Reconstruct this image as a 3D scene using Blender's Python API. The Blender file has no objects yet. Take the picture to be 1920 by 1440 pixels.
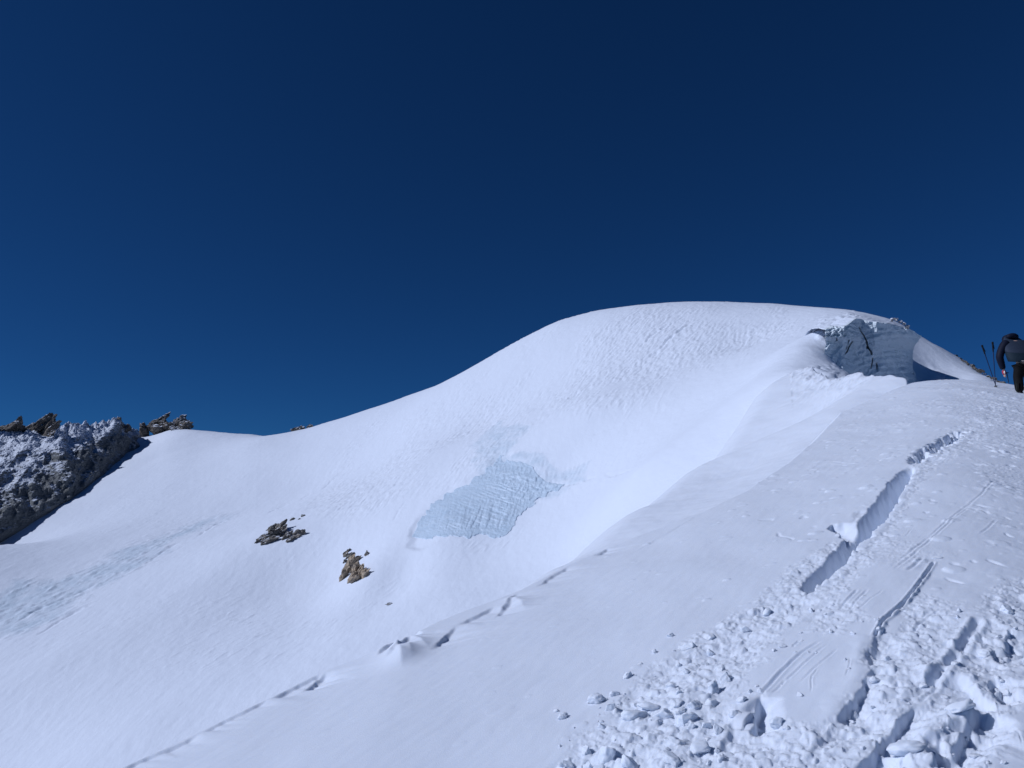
import bpy, bmesh, math, random
import numpy as np
from mathutils import Vector, Matrix, noise as mnoise

# ------------------------------------------------------------------ camera, world, sun, exposure
scene = bpy.context.scene
C = scene.collection
PITCH = math.radians(9.0)
FPX = 1442.0                       # focal length in photograph pixels (1920 wide)
cam_d = bpy.data.cameras.new("camera"); cam = bpy.data.objects.new("camera", cam_d); C.objects.link(cam)
cam_d.sensor_width = 36.0; cam_d.lens = 36.0 * FPX / 1920.0
cam_d.clip_start = 0.05; cam_d.clip_end = 3000
cam.location = (0, 0, 0); cam.rotation_euler = (math.pi / 2 + PITCH, 0, 0)
scene.camera = cam
scene.render.resolution_x = 1024; scene.render.resolution_y = 768

SUN_EL, SUN_AZ = math.radians(37), math.radians(-99)      # azimuth from the view direction (+y), negative = left
sdir = Vector((math.sin(SUN_AZ) * math.cos(SUN_EL), math.cos(SUN_AZ) * math.cos(SUN_EL), math.sin(SUN_EL)))
SKY_TINT = (0.105, 0.36, 0.645, 1)
world = bpy.data.worlds.new("World"); scene.world = world; world.use_nodes = True
nt = world.node_tree; nt.nodes.clear()
sky = nt.nodes.new("ShaderNodeTexSky"); sky.sky_type = 'NISHITA'; sky.sun_disc = False
sky.sun_elevation = SUN_EL; sky.sun_rotation = SUN_AZ
sky.altitude = 3800; sky.air_density = 0.9; sky.dust_density = 0.0; sky.ozone_density = 4.0
gm = nt.nodes.new("ShaderNodeMix"); gm.data_type = 'RGBA'; gm.blend_type = 'MULTIPLY'; gm.inputs[0].default_value = 1; gm.inputs[7].default_value = SKY_TINT
bg = nt.nodes.new("ShaderNodeBackground"); bg.inputs[1].default_value = 0.06
wo = nt.nodes.new("ShaderNodeOutputWorld")
nt.links.new(sky.outputs[0], gm.inputs[6]); nt.links.new(gm.outputs[2], bg.inputs[0]); nt.links.new(bg.outputs[0], wo.inputs[0])
sl = bpy.data.lights.new("sun", 'SUN'); sl.energy = 3.55; sl.angle = math.radians(0.53); sl.color = (0.825, 0.86, 1.0)
so = bpy.data.objects.new("sun", sl); C.objects.link(so)
so.rotation_euler = (-sdir).to_track_quat('-Z', 'Y').to_euler(); so.location = (-40, 10, 60)
vs = scene.view_settings
vs.view_transform = 'Standard'; vs.look = 'None'; vs.exposure = 0; vs.gamma = 1; vs.use_curve_mapping = False

# ------------------------------------------------------------------ helpers
CP, SP = math.cos(PITCH), math.sin(PITCH)
def P(px, py, y):
    """surveyed point: sight line through a photograph pixel, carried to forward distance y"""
    X = (px - 960) / FPX; Y = (720 - py) / FPX
    d = (X, CP - Y * SP, SP + Y * CP); t = y / d[1]
    return (d[0] * t, y, d[2] * t)
def proj(x, y, z):
    dz = y * CP + z * SP; u = x / dz; v = (z * CP - y * SP) / dz
    return 960 + FPX * u, 720 - FPX * v

class TPS:
    def __init__(s, pts, lam=0.0):
        p = np.array(pts, float); s.sc = np.abs(p[:, :2]).max(); q = p[:, :2] / s.sc; n = len(q)
        K = s.U(((q[:, None] - q[None]) ** 2).sum(-1)) + lam * np.eye(n)
        A = np.zeros((n + 3, n + 3)); A[:n, :n] = K; A[:n, n] = 1; A[:n, n + 1:] = q; A[n, :n] = 1; A[n + 1:, :n] = q.T
        b = np.zeros(n + 3); b[:n] = p[:, 2]; s.w = np.linalg.solve(A, b); s.q = q
    @staticmethod
    def U(r2): return 0.5 * r2 * np.log(r2 + 1e-12)
    def __call__(s, x, y):
        x = np.asarray(x, float) / s.sc; y = np.asarray(y, float) / s.sc; n = len(s.q)
        o = s.w[n] + s.w[n + 1] * x + s.w[n + 2] * y
        for i in range(n): o = o + s.w[i] * s.U((x - s.q[i, 0]) ** 2 + (y - s.q[i, 1]) ** 2)
        return o

def hsh(ix, iy, seed):
    h = (ix.astype(np.int64) * 374761393 + iy.astype(np.int64) * 668265263 + seed * 1442695041) & 0xFFFFFFFF
    h = ((h ^ (h >> 13)) * 1274126177) & 0xFFFFFFFF
    h = ((h ^ (h >> 16)) * 2246822519) & 0xFFFFFFFF
    return ((h ^ (h >> 15)) & 0xFFFFFF) / float(0xFFFFFF)
def gn(x, y, seed=0):
    """gradient noise, about -1..1"""
    x0 = np.floor(x); y0 = np.floor(y); fx = x - x0; fy = y - y0
    ux = fx * fx * fx * (fx * (fx * 6 - 15) + 10); uy = fy * fy * fy * (fy * (fy * 6 - 15) + 10)
    r = []
    for dx in (0, 1):
        for dy in (0, 1):
            a = hsh(x0 + dx, y0 + dy, seed) * 6.2831853
            r.append(np.cos(a) * (fx - dx) + np.sin(a) * (fy - dy))
    a = r[0] + (r[2] - r[0]) * ux; b = r[1] + (r[3] - r[1]) * ux
    return (a + (b - a) * uy) * 1.5
def fbm(x, y, oct=4, seed=0, gain=0.5, lac=2.03):
    o = 0; a = 1
    for i in range(oct):
        o = o + a * gn(x, y, seed + i * 17); a *= gain; x = x * lac + 3.7; y = y * lac + 1.3
    return o
def ridged(x, y, oct=4, seed=0, gain=0.5):
    o = 0; a = 1
    for i in range(oct):
        o = o + a * (1 - np.abs(gn(x, y, seed + i * 17)) * 1.6); a *= gain; x = x * 2.07 + 3.1; y = y * 2.07 + 7.3
    return o
def stones(x, y, cell, seed, dens=0.8, hgt=0.6):
    """lumps of broken snow: height field of tilted, flattened caps"""
    gx = np.floor(x / cell); gy = np.floor(y / cell); o = np.zeros_like(x)
    for dx in (-1, 0, 1):
        for dy in (-1, 0, 1):
            cx = gx + dx; cy = gy + dy
            a = hsh(cx, cy, seed); b = hsh(cx, cy, seed + 1); c = hsh(cx, cy, seed + 2); d = hsh(cx, cy, seed + 3); e = hsh(cx, cy, seed + 4)
            px = (x / cell - (cx + .15 + .7 * a)); py = (y / cell - (cy + .15 + .7 * b))
            an = e * 6.283; rx = px * np.cos(an) + py * np.sin(an); ry = -px * np.sin(an) + py * np.cos(an)
            r = .28 + .5 * c * c
            q = (np.abs(rx) / r) ** 2.6 + (np.abs(ry) / (r * (.5 + .5 * d))) ** 2.6
            h = np.clip(1 - q, 0, 1) ** .45 * r * hgt * (.6 + .8 * d) * (1 + .9 * (rx * (a - .5) + ry * (b - .5)) / r)
            h = np.where(e * .999 < dens, h, 0)
            o = np.maximum(o, h)
    return o * cell
def sstep(a, b, x):
    t = np.clip((x - a) / (b - a), 0, 1); return t * t * (3 - 2 * t)
def smax(a, b, k):
    h = np.clip(.5 + .5 * (a - b) / k, 0, 1); return b + (a - b) * h + k * h * (1 - h)
def l2_(d): return float((d * d).sum()) + 1e-12
def pdist(x, y, poly):
    """unsigned distance, side (+ = left of travel) and 0..1 position along a polyline"""
    P_ = np.array(poly, float)[:, :2]; best = np.full(x.shape, 1e18); side = np.zeros(x.shape); tt = np.zeros(x.shape); bp = np.zeros(x.shape)
    L = np.concatenate([[0], np.cumsum(np.hypot(*np.diff(P_, axis=0).T))]); tot = L[-1]
    for i in range(len(P_) - 1):
        a = P_[i]; d = P_[i + 1] - a; l2 = (d * d).sum() + 1e-12
        t = np.clip(((x - a[0]) * d[0] + (y - a[1]) * d[1]) / l2, 0, 1)
        ex = x - a[0] - t * d[0]; ey = y - a[1] - t * d[1]; r2 = ex * ex + ey * ey
        s = d[0] * (y - a[1]) - d[1] * (x - a[0]); pp = np.abs(s) / math.sqrt(l2_(d)); m = (r2 < best * (1 - 1e-7)) | ((r2 <= best * (1 + 1e-7)) & (pp > bp)); bp = np.where(m, pp, bp)
        best = np.where(m, r2, best); side = np.where(m, np.sign(s), side); tt = np.where(m, (L[i] + t * (L[i + 1] - L[i])) / tot, tt)
    return np.sqrt(best), side, tt
def inpoly(x, y, poly, soft):
    """soft mask of a polygon in plan"""
    p = [q[:2] for q in poly]; c = np.zeros(x.shape, bool); n = len(p)
    for i in range(n):
        (x1, y1), (x2, y2) = p[i], p[(i + 1) % n]
        if y1 == y2: continue
        c ^= ((y1 > y) != (y2 > y)) & (x < (x2 - x1) * (y - y1) / (y2 - y1) + x1)
    d, _, _ = pdist(x, y, p + [p[0]])
    s = np.where(c, d, -d)
    return sstep(-soft, soft, s)

def interp(pts, x):
    p = sorted(pts); return np.interp(x, [q[0] for q in p], [q[1] for q in p])

def tag(o, label=None, cat=None, group=None, kind=None):
    if label: o["label"] = label
    if cat: o["category"] = cat
    if group: o["group"] = group
    if kind: o["kind"] = kind
    return o
def link(name, me, mat=None, parent=None, smooth=True):
    o = bpy.data.objects.new(name, me); C.objects.link(o)
    if mat: me.materials.append(mat)
    if parent: o.parent = parent
    me.polygons.foreach_set("use_smooth", [smooth] * len(me.polygons))
    return o
def grid_mesh(name, X, Y, Z, attrs=None, mask=None):
    n, m = X.shape; me = bpy.data.meshes.new(name)
    co = np.stack([X, Y, Z], -1).reshape(-1, 3).astype(np.float32)
    i = np.arange(n * m).reshape(n, m)
    q = np.stack([i[:-1, :-1], i[:-1, 1:], i[1:, 1:], i[1:, :-1]], -1).reshape(-1, 4)
    if mask is not None: q = q[mask.reshape(-1)]
    me.vertices.add(n * m); me.vertices.foreach_set("co", co.ravel())
    me.loops.add(q.size); me.loops.foreach_set("vertex_index", q.ravel().astype(np.int32))
    me.polygons.add(len(q)); me.polygons.foreach_set("loop_start", (np.arange(len(q)) * 4).astype(np.int32))
    try: me.polygons.foreach_set("loop_total", np.full(len(q), 4, np.int32))
    except Exception: pass
    me.update(calc_edges=True)
    for k, v in (attrs or {}).items():
        a = me.attributes.new(k, 'FLOAT', 'POINT'); a.data.foreach_set("value", v.ravel().astype(np.float32))
    return me

# ------------------------------------------------------------------ materials
class NT:
    def __init__(s, name):
        s.m = bpy.data.materials.new(name); s.m.use_nodes = True; s.t = s.m.node_tree; s.t.nodes.clear()
        s.out = s.t.nodes.new("ShaderNodeOutputMaterial"); s.b = s.t.nodes.new("ShaderNodeBsdfPrincipled")
        s.t.links.new(s.b.outputs[0], s.out.inputs[0])
    def n(s, k, **kw):
        o = s.t.nodes.new("ShaderNode" + k)
        for a, v in kw.items(): setattr(o, a, v)
        return o
    def l(s, a, b): s.t.links.new(a, b)
    def coord(s, scale=(1, 1, 1), rot=(0, 0, 0)):
        tc = s.n("TexCoord"); mp = s.n("Mapping"); mp.inputs["Scale"].default_value = scale; mp.inputs["Rotation"].default_value = rot
        s.l(tc.outputs["Object"], mp.inputs[0]); return mp.outputs[0]
    def noise(s, vec, scale, detail=6, rough=.6, dist=0):
        o = s.n("TexNoise"); o.inputs["Scale"].default_value = scale; o.inputs["Detail"].default_value = detail
        o.inputs["Roughness"].default_value = rough; o.inputs["Distortion"].default_value = dist; s.l(vec, o.inputs["Vector"]); return o.outputs["Fac"]
    def ramp(s, fac, stops):
        r = s.n("ValToRGB"); e = r.color_ramp.elements
        while len(e) < len(stops): e.new(.5)
        for i, (p, c) in enumerate(stops):
            e[i].position = p; e[i].color = tuple(c) + (1,) if len(c) == 3 else c
        s.l(fac, r.inputs[0]); return r.outputs[0]
    def math(s, op, a, b=None, clamp=False):
        o = s.n("Math", operation=op); o.use_clamp = clamp
        for i, v in enumerate((a, b)):
            if v is None: continue
            if isinstance(v, (int, float)): o.inputs[i].default_value = v
            else: s.l(v, o.inputs[i])
        return o.outputs[0]
    def mix(s, f, a, b):
        o = s.n("Mix", data_type='RGBA')
        for i, v in ((0, f), (6, a), (7, b)):
            if isinstance(v, (int, float)): o.inputs[i].default_value = v
            elif isinstance(v, tuple): o.inputs[i].default_value = v + (1,)
            else: s.l(v, o.inputs[i])
        return o.outputs[2]
    def bump(s, h, dist, strength=1.0, prev=None):
        o = s.n("Bump"); o.inputs["Distance"].default_value = dist; o.inputs["Strength"].default_value = strength
        s.l(h, o.inputs["Height"])
        if prev: s.l(prev, o.inputs["Normal"])
        return o.outputs[0]

SNOW = (0.66, 0.725, 0.83)
def snow_near():
    m = NT("snow_near"); c = m.coord()
    m.b.inputs["Roughness"].default_value = .55; m.b.inputs["Specular IOR Level"].default_value = .25
    m.b.inputs["Subsurface Weight"].default_value = .35; m.b.inputs["Subsurface Radius"].default_value = (.8, .9, 1.0); m.b.inputs["Subsurface Scale"].default_value = .05
    f = m.noise(c, 1.3, 5, .6)
    m.l(m.mix(f, (0.65, 0.72, 0.825), (0.675, 0.735, 0.835)), m.b.inputs["Base Color"])
    g = m.noise(c, 120, 3, .7); w = m.noise(m.coord((1.0, 3.2, 1), (0, 0, .5)), 9, 6, .62)
    b = m.bump(w, .010, .10); b = m.bump(g, .004, .4, b)
    m.l(b, m.b.inputs["Normal"]); return m.m
def snow_far():
    m = NT("snow_far"); c = m.coord()
    m.b.inputs["Roughness"].default_value = .6; m.b.inputs["Specular IOR Level"].default_value = .2
    a = m.n("Attribute", attribute_name="ice"); fn = m.noise(m.coord((.5, .25, 1), (0, 0, .6)), .9, 8, .7)
    k = m.math('MULTIPLY', m.math('SUBTRACT', m.math('ADD', a.outputs["Fac"], fn), .8), 2.6, True)
    m.l(m.mix(k, SNOW, (0.50, 0.60, 0.71)), m.b.inputs["Base Color"])
    n1 = m.noise(m.coord((1, .45, 1), (0, 0, .9)), 1.6, 6, .6); n2 = m.noise(c, 9, 4, .6)
    b = m.bump(n1, .10, .45); b = m.bump(n2, .02, .4, b)
    m.l(b, m.b.inputs["Normal"]); return m.m
def ice_mat(name, col1, col2, band=2.6, amt=.25, zs=3.2):
    m = NT(name); c = m.coord()
    m.b.inputs["Roughness"].default_value = .38; m.b.inputs["Specular IOR Level"].default_value = .35
    st = m.noise(m.coord((.12, .12, zs), (.10, .16, 0)), band, 6, .6, .6); f = m.noise(c, .55, 6, .65)
    col = m.mix(m.math('ADD', m.math('MULTIPLY', st, .6), m.math('MULTIPLY', f, .4)), col1, col2)
    fr = m.math('MULTIPLY', m.math('SUBTRACT', m.noise(c, 2.2, 8, .72), .56), 7.0, True)
    m.l(m.mix(m.math('MULTIPLY', fr, .55), col, SNOW), m.b.inputs["Base Color"])
    b = m.bump(st, amt, .7); b = m.bump(m.noise(c, 7, 6, .7), .06, .6, b)
    m.l(b, m.b.inputs["Normal"]); return m.m
def rock_mat(name, c1, c2, c3, snow=.5, sc=1.0, rot=(0, .7, 0), keep=.62):
    m = NT(name); c = m.coord()
    m.b.inputs["Roughness"].default_value = .85
    lay = m.noise(m.coord((.5 * sc, .5 * sc, 3.0 * sc), rot), .9, 8, .65, .5); f = m.noise(c, .5 * sc, 7, .6)
    col = m.ramp(m.math('ADD', m.math('MULTIPLY', lay, .55), m.math('MULTIPLY', f, .45)), [(.36, c1), (.5, c2), (.64, c3)])
    ge = m.n("NewGeometry"); sx = m.n("SeparateXYZ"); m.l(ge.outputs["Normal"], sx.inputs[0])
    s = m.math('ADD', sx.outputs[2], m.math('MULTIPLY', m.math('SUBTRACT', m.noise(c, .9 * sc, 9, .72), .5), 2.1))
    k = m.math('MULTIPLY', m.math('SUBTRACT', s, keep), 9.0, True)
    if name == 'cliff_rock': s = m.math('ADD', s, m.math('MULTIPLY', m.n('Attribute', attribute_name='hi').outputs['Fac'], .55)); k = m.math('MULTIPLY', m.math('SUBTRACT', s, keep), 9.0, True)
    if snow <= 0: m.l(col, m.b.inputs["Base Color"])
    else: m.l(m.mix(k, col, SNOW), m.b.inputs["Base Color"])
    b = m.bump(lay, .5 / sc, .8); b = m.bump(m.noise(c, 4 * sc, 8, .7), .12 / sc, .8, b)
    m.l(b, m.b.inputs["Normal"]); return m.m
def plain(name, col, rough=.7, bump=0, bs=60, metal=0, var=.12):
    m = NT(name); m.b.inputs["Specular IOR Level"].default_value = .2; m.b.inputs["Roughness"].default_value = rough; m.b.inputs["Metallic"].default_value = metal
    c = m.coord(); f = m.noise(c, bs * .25, 4, .6)
    m.l(m.mix(f, tuple(v * (1 - var) for v in col), tuple(min(1, v * (1 + var)) for v in col)), m.b.inputs["Base Color"])
    if bump: m.l(m.bump(m.noise(c, bs, 4, .6), bump, .6), m.b.inputs["Normal"])
    return m.m
M_near = snow_near(); M_far = snow_far()
M_serac = ice_mat("serac_ice", (.60, .71, .79), (.75, .82, .88), 3.2, .18, 3.6)
M_blue = ice_mat("blue_ice", (.385, .52, .66), (.60, .70, .81), 1.6, .18, 1.2)
M_crack = plain("crack_ice", (.05, .12, .20), .5)
M_cliff = rock_mat("cliff_rock", (.075, .09, .105), (.135, .15, .16), (.20, .21, .20), 1, .28, (.6, .2, .1), .56)
M_tower = rock_mat("tower_rock", (.06, .056, .052), (.125, .11, .095), (.22, .19, .16), 1, .6, (.1, .9, 0), .66)
M_dark = rock_mat("dark_rock", (.035, .04, .045), (.15, .14, .125), (.30, .255, .21), 1, 1.4, (.1, .9, 0), .84)
M_warm = rock_mat("warm_rock", (.16, .135, .11), (.38, .31, .235), (.55, .42, .28), 1, 1.6, (.1, 1.1, .2), 1.05)

# ------------------------------------------------------------------ near slope: the shoulder we stand on
def A(x, y):
    """the shoulder: a left flank and a flatter right flank meeting in a rounded rib"""
    L = -1.6 + .10 * y + .22 * x; R = -1.68 + .292 * y - .10 * x; k = .12 + .02 * y
    h = np.clip(.5 + .5 * (R - L) / k, 0, 1)
    return R + (L - R) * h - k * h * (1 - h) + .24 * np.exp(-((x - 12.4) / 2.4) ** 2 - ((y - 25.5) / 4) ** 2)
def W(px, py):
    """plan position where the sight line through a pixel meets the near slope"""
    X = (px - 960) / FPX; Y = (720 - py) / FPX; dy = CP - Y * SP; k = X / dy; s = (SP + Y * CP) / dy
    ys = np.linspace(1.5, 34, 1300); g = s * ys - A(k * ys, ys)
    j = np.argmax(g < 0)
    if g[j] >= 0: j = int(np.argmin(g))
    y = ys[j] if j == 0 else ys[j - 1] + (ys[j] - ys[j - 1]) * g[j - 1] / (g[j - 1] - g[j] + 1e-12)
    return (k * y, y)
B1 = TPS([P(*q) for q in [(1703,726,25),(1660,709,27.5),(1600,710,33.5),(1540,714,43),(1480,702,56),(1456,717,50),(1337,860,30),(1290,902,26),
     (1220,950,21),(1134,1026,16),(1058,1062,14),(1500,800,33),(1560,760,27.5),(1620,740,26),(1400,880,24.5),(1300,935,20.8),(1480,850,22.5),(1200,990,17.2)]], 1e-4)

# crest polylines: direction of travel up the slope, outside on the left
crA_px = [(-400,1700),(-60,1560),(100,1495),(225,1440),(360,1378),(480,1322),(600,1264),(700,1232),(780,1192),(820,1170),(980,1105),(1060,1062),(1130,1030),(1250,985),(1322,960),(1400,921),
          (1480,868),(1530,826),(1580,772)]
crA = [W(*q) for q in crA_px] + [P(1620,764,22.5)[:2], P(1657,750,23.3)[:2], P(1703,724,24.4)[:2], P(1720,712,25.3)[:2], P(1780,715,25.8)[:2], P(1870,722,24.6)[:2], P(1990,738,23.5)[:2], P(2500,760,24)[:2]]
crB = [P(*q)[:2] for q in [(985,1100,11),(1058,1062,14),(1134,1026,16),(1220,950,21),(1290,902,26),(1337,860,30),(1400,785,39),(1456,717,50),(1480,702,56),(1510,705,50),(1540,714,43),(1600,710,33.5),(1660,707,27.5),(1703,716,25),(1780,730,24)]]

def fan(u0, u1, nu, y0, y1, ny):
    u = np.linspace(u0, u1, nu); y = y0 * (y1 / y0) ** np.linspace(0, 1, ny)
    Y, U = np.meshgrid(y, u, indexing='ij'); return U * Y, Y
NX, NY = fan(-1.05, 1.25, 1780, 1.6, 62, 1500)
Za = A(NX, NY)
d, s, t = pdist(NX, NY, crA)
out = d * s                                               # + outside
edge_dist = out
kr = .05 + .25 * sstep(.75, 1, t)
o_ = np.maximum(out, 0)
Za_d = Za - .85 * (np.sqrt(o_ * o_ + kr * kr) - kr) 
Zb = B1(NX, NY)
d2, s2, t2 = pdist(NX, NY, crB); ob = np.maximum(d2 * s2, 0)
cz = np.array([float(B1(*q)) for q in crB]); Lc = np.concatenate([[0], np.cumsum(np.hypot(*np.diff(np.array(crB), axis=0).T))]); zc = np.interp(t2, Lc / Lc[-1], cz)
Zb = np.where(ob > 0, np.minimum(Zb, zc + .25), Zb)
Zb = Zb - np.interp(NY, [27, 34], [.5, 2.2]) * np.maximum(NX - np.interp(NY, [24, 27.5, 33.5, 43, 50, 56, 62], [14.5, 13.7, 15.3, 17.7, 19.5, 20.7, 21.7]) - .2, 0)
Zb = Zb - .45 * sstep(28.5, 25, NY) * sstep(10.5, 13.3, NX)
insd = np.maximum(-out, 0)
Zb_d = Zb - 4 * insd - 1.5 * np.maximum(NX - .52 * NY, 0) - .75 * (np.sqrt(ob * ob + 1.5 ** 2) - 1.5) - 2.5 * np.maximum(ob - 1.5, 0) - 1.2 * np.maximum(NY - 60, 0)
# wind drifts on the facet and a ragged ridge top
rx = NX * .8 - NY * .6; ry = NX * .6 + NY * .8
rag = np.exp(-(d2 / 1.6) ** 2) * sstep(.5, .62, t2) * sstep(.95, .88, t2) * (NY > 20)
Zb_d += .05 * fbm(NX * .5, NY * .25, 4, 5) + rag * (.17 * ridged(rx * .8, ry * .3, 5, 9) - .18)
strk = sstep(-.1, .5, fbm(NX * .12, NY * .12, 2, 44))
Zb_d += strk * .014 * np.maximum(ridged(rx * 2.2, ry * .5, 3, 12) - 1.0, 0) * (d2 > .8)
ZN = np.maximum(Za_d, Zb_d)
onA = (Za_d >= Zb_d).astype(float) * sstep(.12, -.02, out)
near = NY < 30
ZN += .03 * fbm(NX * .5, NY * .35, 3, 3) * onA

def sub(poly, margin):
    p = np.array([q[:2] for q in poly]); return (NX > p[:, 0].min() - margin) & (NX < p[:, 0].max() + margin) & (NY > p[:, 1].min() - margin) & (NY < p[:, 1].max() + margin)
def ends(t, a=.12, b=.12): return sstep(0, a, t) * sstep(1, 1 - b, t)
debris = np.zeros_like(NX)

# broken snow belts --------------------------------------------------------------
belts = [  # polygon in photograph pixels, soft edge (m), strength
 ([(1575,1012),(1612,1030),(1560,1090),(1510,1120),(1470,1170),(1420,1215),(1365,1290),(1350,1370),(1400,1440),(1040,1450),(1110,1385),(1180,1300),(1250,1235),(1360,1170),(1440,1120),(1500,1060)], .14, 1.0),
 ([(1650,1190),(1720,1165),(1800,1185),(1810,1215),(1760,1270),(1700,1320),(1600,1400),(1560,1450),(1440,1450),(1370,1400),(1480,1350),(1590,1330),(1640,1270),(1632,1225)], .10, .9),
 ([(1850,1110),(1990,1080),(1990,1290),(1890,1330),(1850,1300),(1800,1290),(1790,1230),(1840,1160)], .12, .9),
 ([(1700,1140),(1740,1110),(1790,1130),(1780,1165),(1730,1180),(1700,1165)], .12, .7),
 ([(1540,1130),(1600,1128),(1620,1150),(1560,1185),(1520,1175)], .1, .5),
 ([(1700,1300),(1860,1300),(1880,1390),(1840,1440),(1620,1440),(1650,1370)], .12, .55),
 ([(1740,838),(1790,805),(1850,790),(1860,800),(1800,845),(1755,870),(1730,890),(1712,905),(1700,895)], .22, .9),
 ([(1590,975),(1650,955),(1680,925),(1665,920),(1610,960)], .08, .7),
 ([(1770,755),(1830,735),(1960,740),(1990,850),(1900,860),(1850,800),(1800,790)], .5, .45),
 ([(1540,1120),(1590,1062),(1640,1012),(1700,925),(1725,880),(1742,868),(1722,915),(1655,1015),(1600,1080),(1560,1130)], .06, .5),
 ([(1790,828),(1830,785),(1850,755),(1870,745),(1895,755),(1870,790),(1845,815),(1805,848)], .22, .9),
 ([(1640,770),(1700,745),(1800,740),(1780,790),(1700,800)], .5, .12),
 ([(1820,860),(1930,880),(1930,930),(1850,905)], .3, .3),
 ([(1600,990),(1700,1000),(1760,1040),(1700,1060),(1640,1050)], .25, .22),
]
for px, soft, stg in belts:
    poly = [W(*q) for q in px]; m = sub(poly, soft + .3); x = NX[m]; y = NY[m]
    k = inpoly(x + .10 * gn(x * 5, y * 5, 70), y + .10 * gn(x * 5 + 9, y * 5, 71), poly, soft)
    debris[m] = np.maximum(debris[m], k * stg)
m = (debris > .003); x = NX[m]; y = NY[m]; k = debris[m]
wx = x + .02 * gn(x * 22, y * 22, 91); wy = y + .02 * gn(x * 22, y * 22, 92)
big = stones(wx, wy, .20, 100, .35, .15) * sstep(.5, .9, k)
mid = stones(wx, wy, .075, 200, .85, .30) * sstep(.25, .7, k)
sml = stones(wx, wy, .04, 300, .85, .36) * sstep(.04, .35, k)
tin = stones(wx, wy, .02, 400, .7, .4) * sstep(.0, .2, k)
ZN[m] += np.maximum(big, .75 * mid + .25 * big) + .8 * sml + .7 * tin + .025 * k * fbm(x * 2.2, y * 2.2, 3, 55) - .02 * k

# cracks (left lip, right lip) and scarps -----------------------------------------
def trench(px, width, depth, rag=.03, seed=0, rim=.008, soft=.02, e=(.12, .12)):
    poly = [W(*q) for q in px]; mm = sub(poly, 1.0); x = NX[mm]; y = NY[mm]
    xx = x + rag * fbm(x * 7, y * 7, 3, seed); yy = y + rag * fbm(x * 7 + 5, y * 7, 3, seed + 1)
    dd, ss, t_ = pdist(xx, yy, poly); w = interp(width, t_) if isinstance(width, list) else width
    w = w * .5 * ends(t_, *e) * (1 + .25 * gn(t_ * 14, t_ * 0, seed + 7))
    sg = dd * ss                                    # + left
    inside = sstep(-w - .006, -w + .012, sg) * sstep(w + .10, w - .03, sg)     # steep right wall, softer left wall
    ZN[mm] += -depth * inside * sstep(0, .03, w) + .8 * inside * stones(x, y, .07, seed + 40, .7, .4) + rim * np.exp(-((sg + w + .05) / .05) ** 2) * ends(t_) 
    return
def scarp(px, h, w, seed=0, side=-1, e=(.2, .2), rag=.02, conv=W, soft_=.012):
    """a sharp step down on one side of a line, recovering over w metres (wind scoop / slab edge)"""
    poly = [conv(*q)[:2] for q in px]; mm = sub(poly, w * 3 + .3); x = NX[mm]; y = NY[mm]
    dd, ss, t_ = pdist(x + rag * fbm(x * 4, y * 4, 3, seed), y + rag * fbm(x * 4 + 3, y * 4, 3, seed + 3), poly)
    sg = dd * ss * side; e_ = ends(t_, *e) * (1 + .4 * gn(t_ * 8, t_ * 0 + .5, seed))
    ZN[mm] -= .6 * h * e_ * sstep(-.004, soft_ + h * .4, sg) * np.exp(-(np.maximum(sg, 0) / w) ** 1.5)
def groove(px, w, h, seed=0, e=(.05, .05), rag=.004, lip=.5):
    poly = [W(*q) for q in px]; mm = sub(poly, .4); x = NX[mm]; y = NY[mm]
    dd, ss, t_ = pdist(x + rag * gn(x * 9, y * 9, seed), y + rag * gn(x * 9, y * 9, seed + 1), poly)
    f = ends(t_, *e); brk = sstep(-.75, -.2, gn(t_ * 9, t_ * 0, seed + 2))
    ZN[mm] += f * brk * h * (-np.exp(-(dd / w) ** 2) + lip * np.exp(-((dd - 1.9 * w) / w) ** 2))

MAIN = 1
trench([(1508,1122),(1545,1080),(1575,1050),(1604,1012),(1630,986),(1668,940),(1698,898),(1716,872)], [(0,.10),(.3,.09),(.45,.15),(.75,.13),(1,.08)], .32, .022, 11, .008)
trench([(1716,872),(1735,850),(1765,836),(1792,815),(1812,806)], [(0,.08),(.5,.26),(1,.08)], .2, .07, 21)
trench([(1560,978),(1590,992),(1606,1010)], .16, .10, .02, 25, 0)
trench([(1642,1180),(1634,1215),(1634,1250),(1624,1282),(1590,1318),(1560,1345)], [(0,.015),(.5,.03),(.8,.055),(1,.035)], .05, .02, 31)
groove([(1752,1046),(1711,1104),(1695,1122),(1659,1153),(1637,1189)], .008, .018, 33)
scarp([(1752,1046),(1711,1104),(1695,1122),(1659,1153),(1637,1189),(1630,1226),(1634,1262)], .03, .35, 35, 1)
trench([(1738,1305),(1720,1320),(1686,1345),(1664,1375),(1646,1403),(1615,1438),(1590,1460)], [(0,.03),(.3,.05),(1,.045)], .06, .02, 41)
trench([(1856,1326),(1832,1356),(1800,1384),(1772,1405),(1745,1440)], [(0,.07),(.3,.06),(1,.035)], .065, .02, 51)
trench([(1772,1360),(1760,1385),(1738,1414)], .03, .04, .012, 61)
trench([(1430,1300),(1424,1330),(1414,1362)], .04, .08, .015, 65)
trench([(1862,1262),(1870,1290),(1884,1318)], .04, .07, .015, 66)
trench([(1915,1180),(1905,1215),(1885,1235)], .13, .04, .03, 67)
groove([(1836,1153),(1796,1210),(1775,1235),(1740,1275)], .02, .03, 71)
scarp([(1836,1153),(1796,1210),(1770,1240)], .03, .25, 72, 1)
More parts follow.
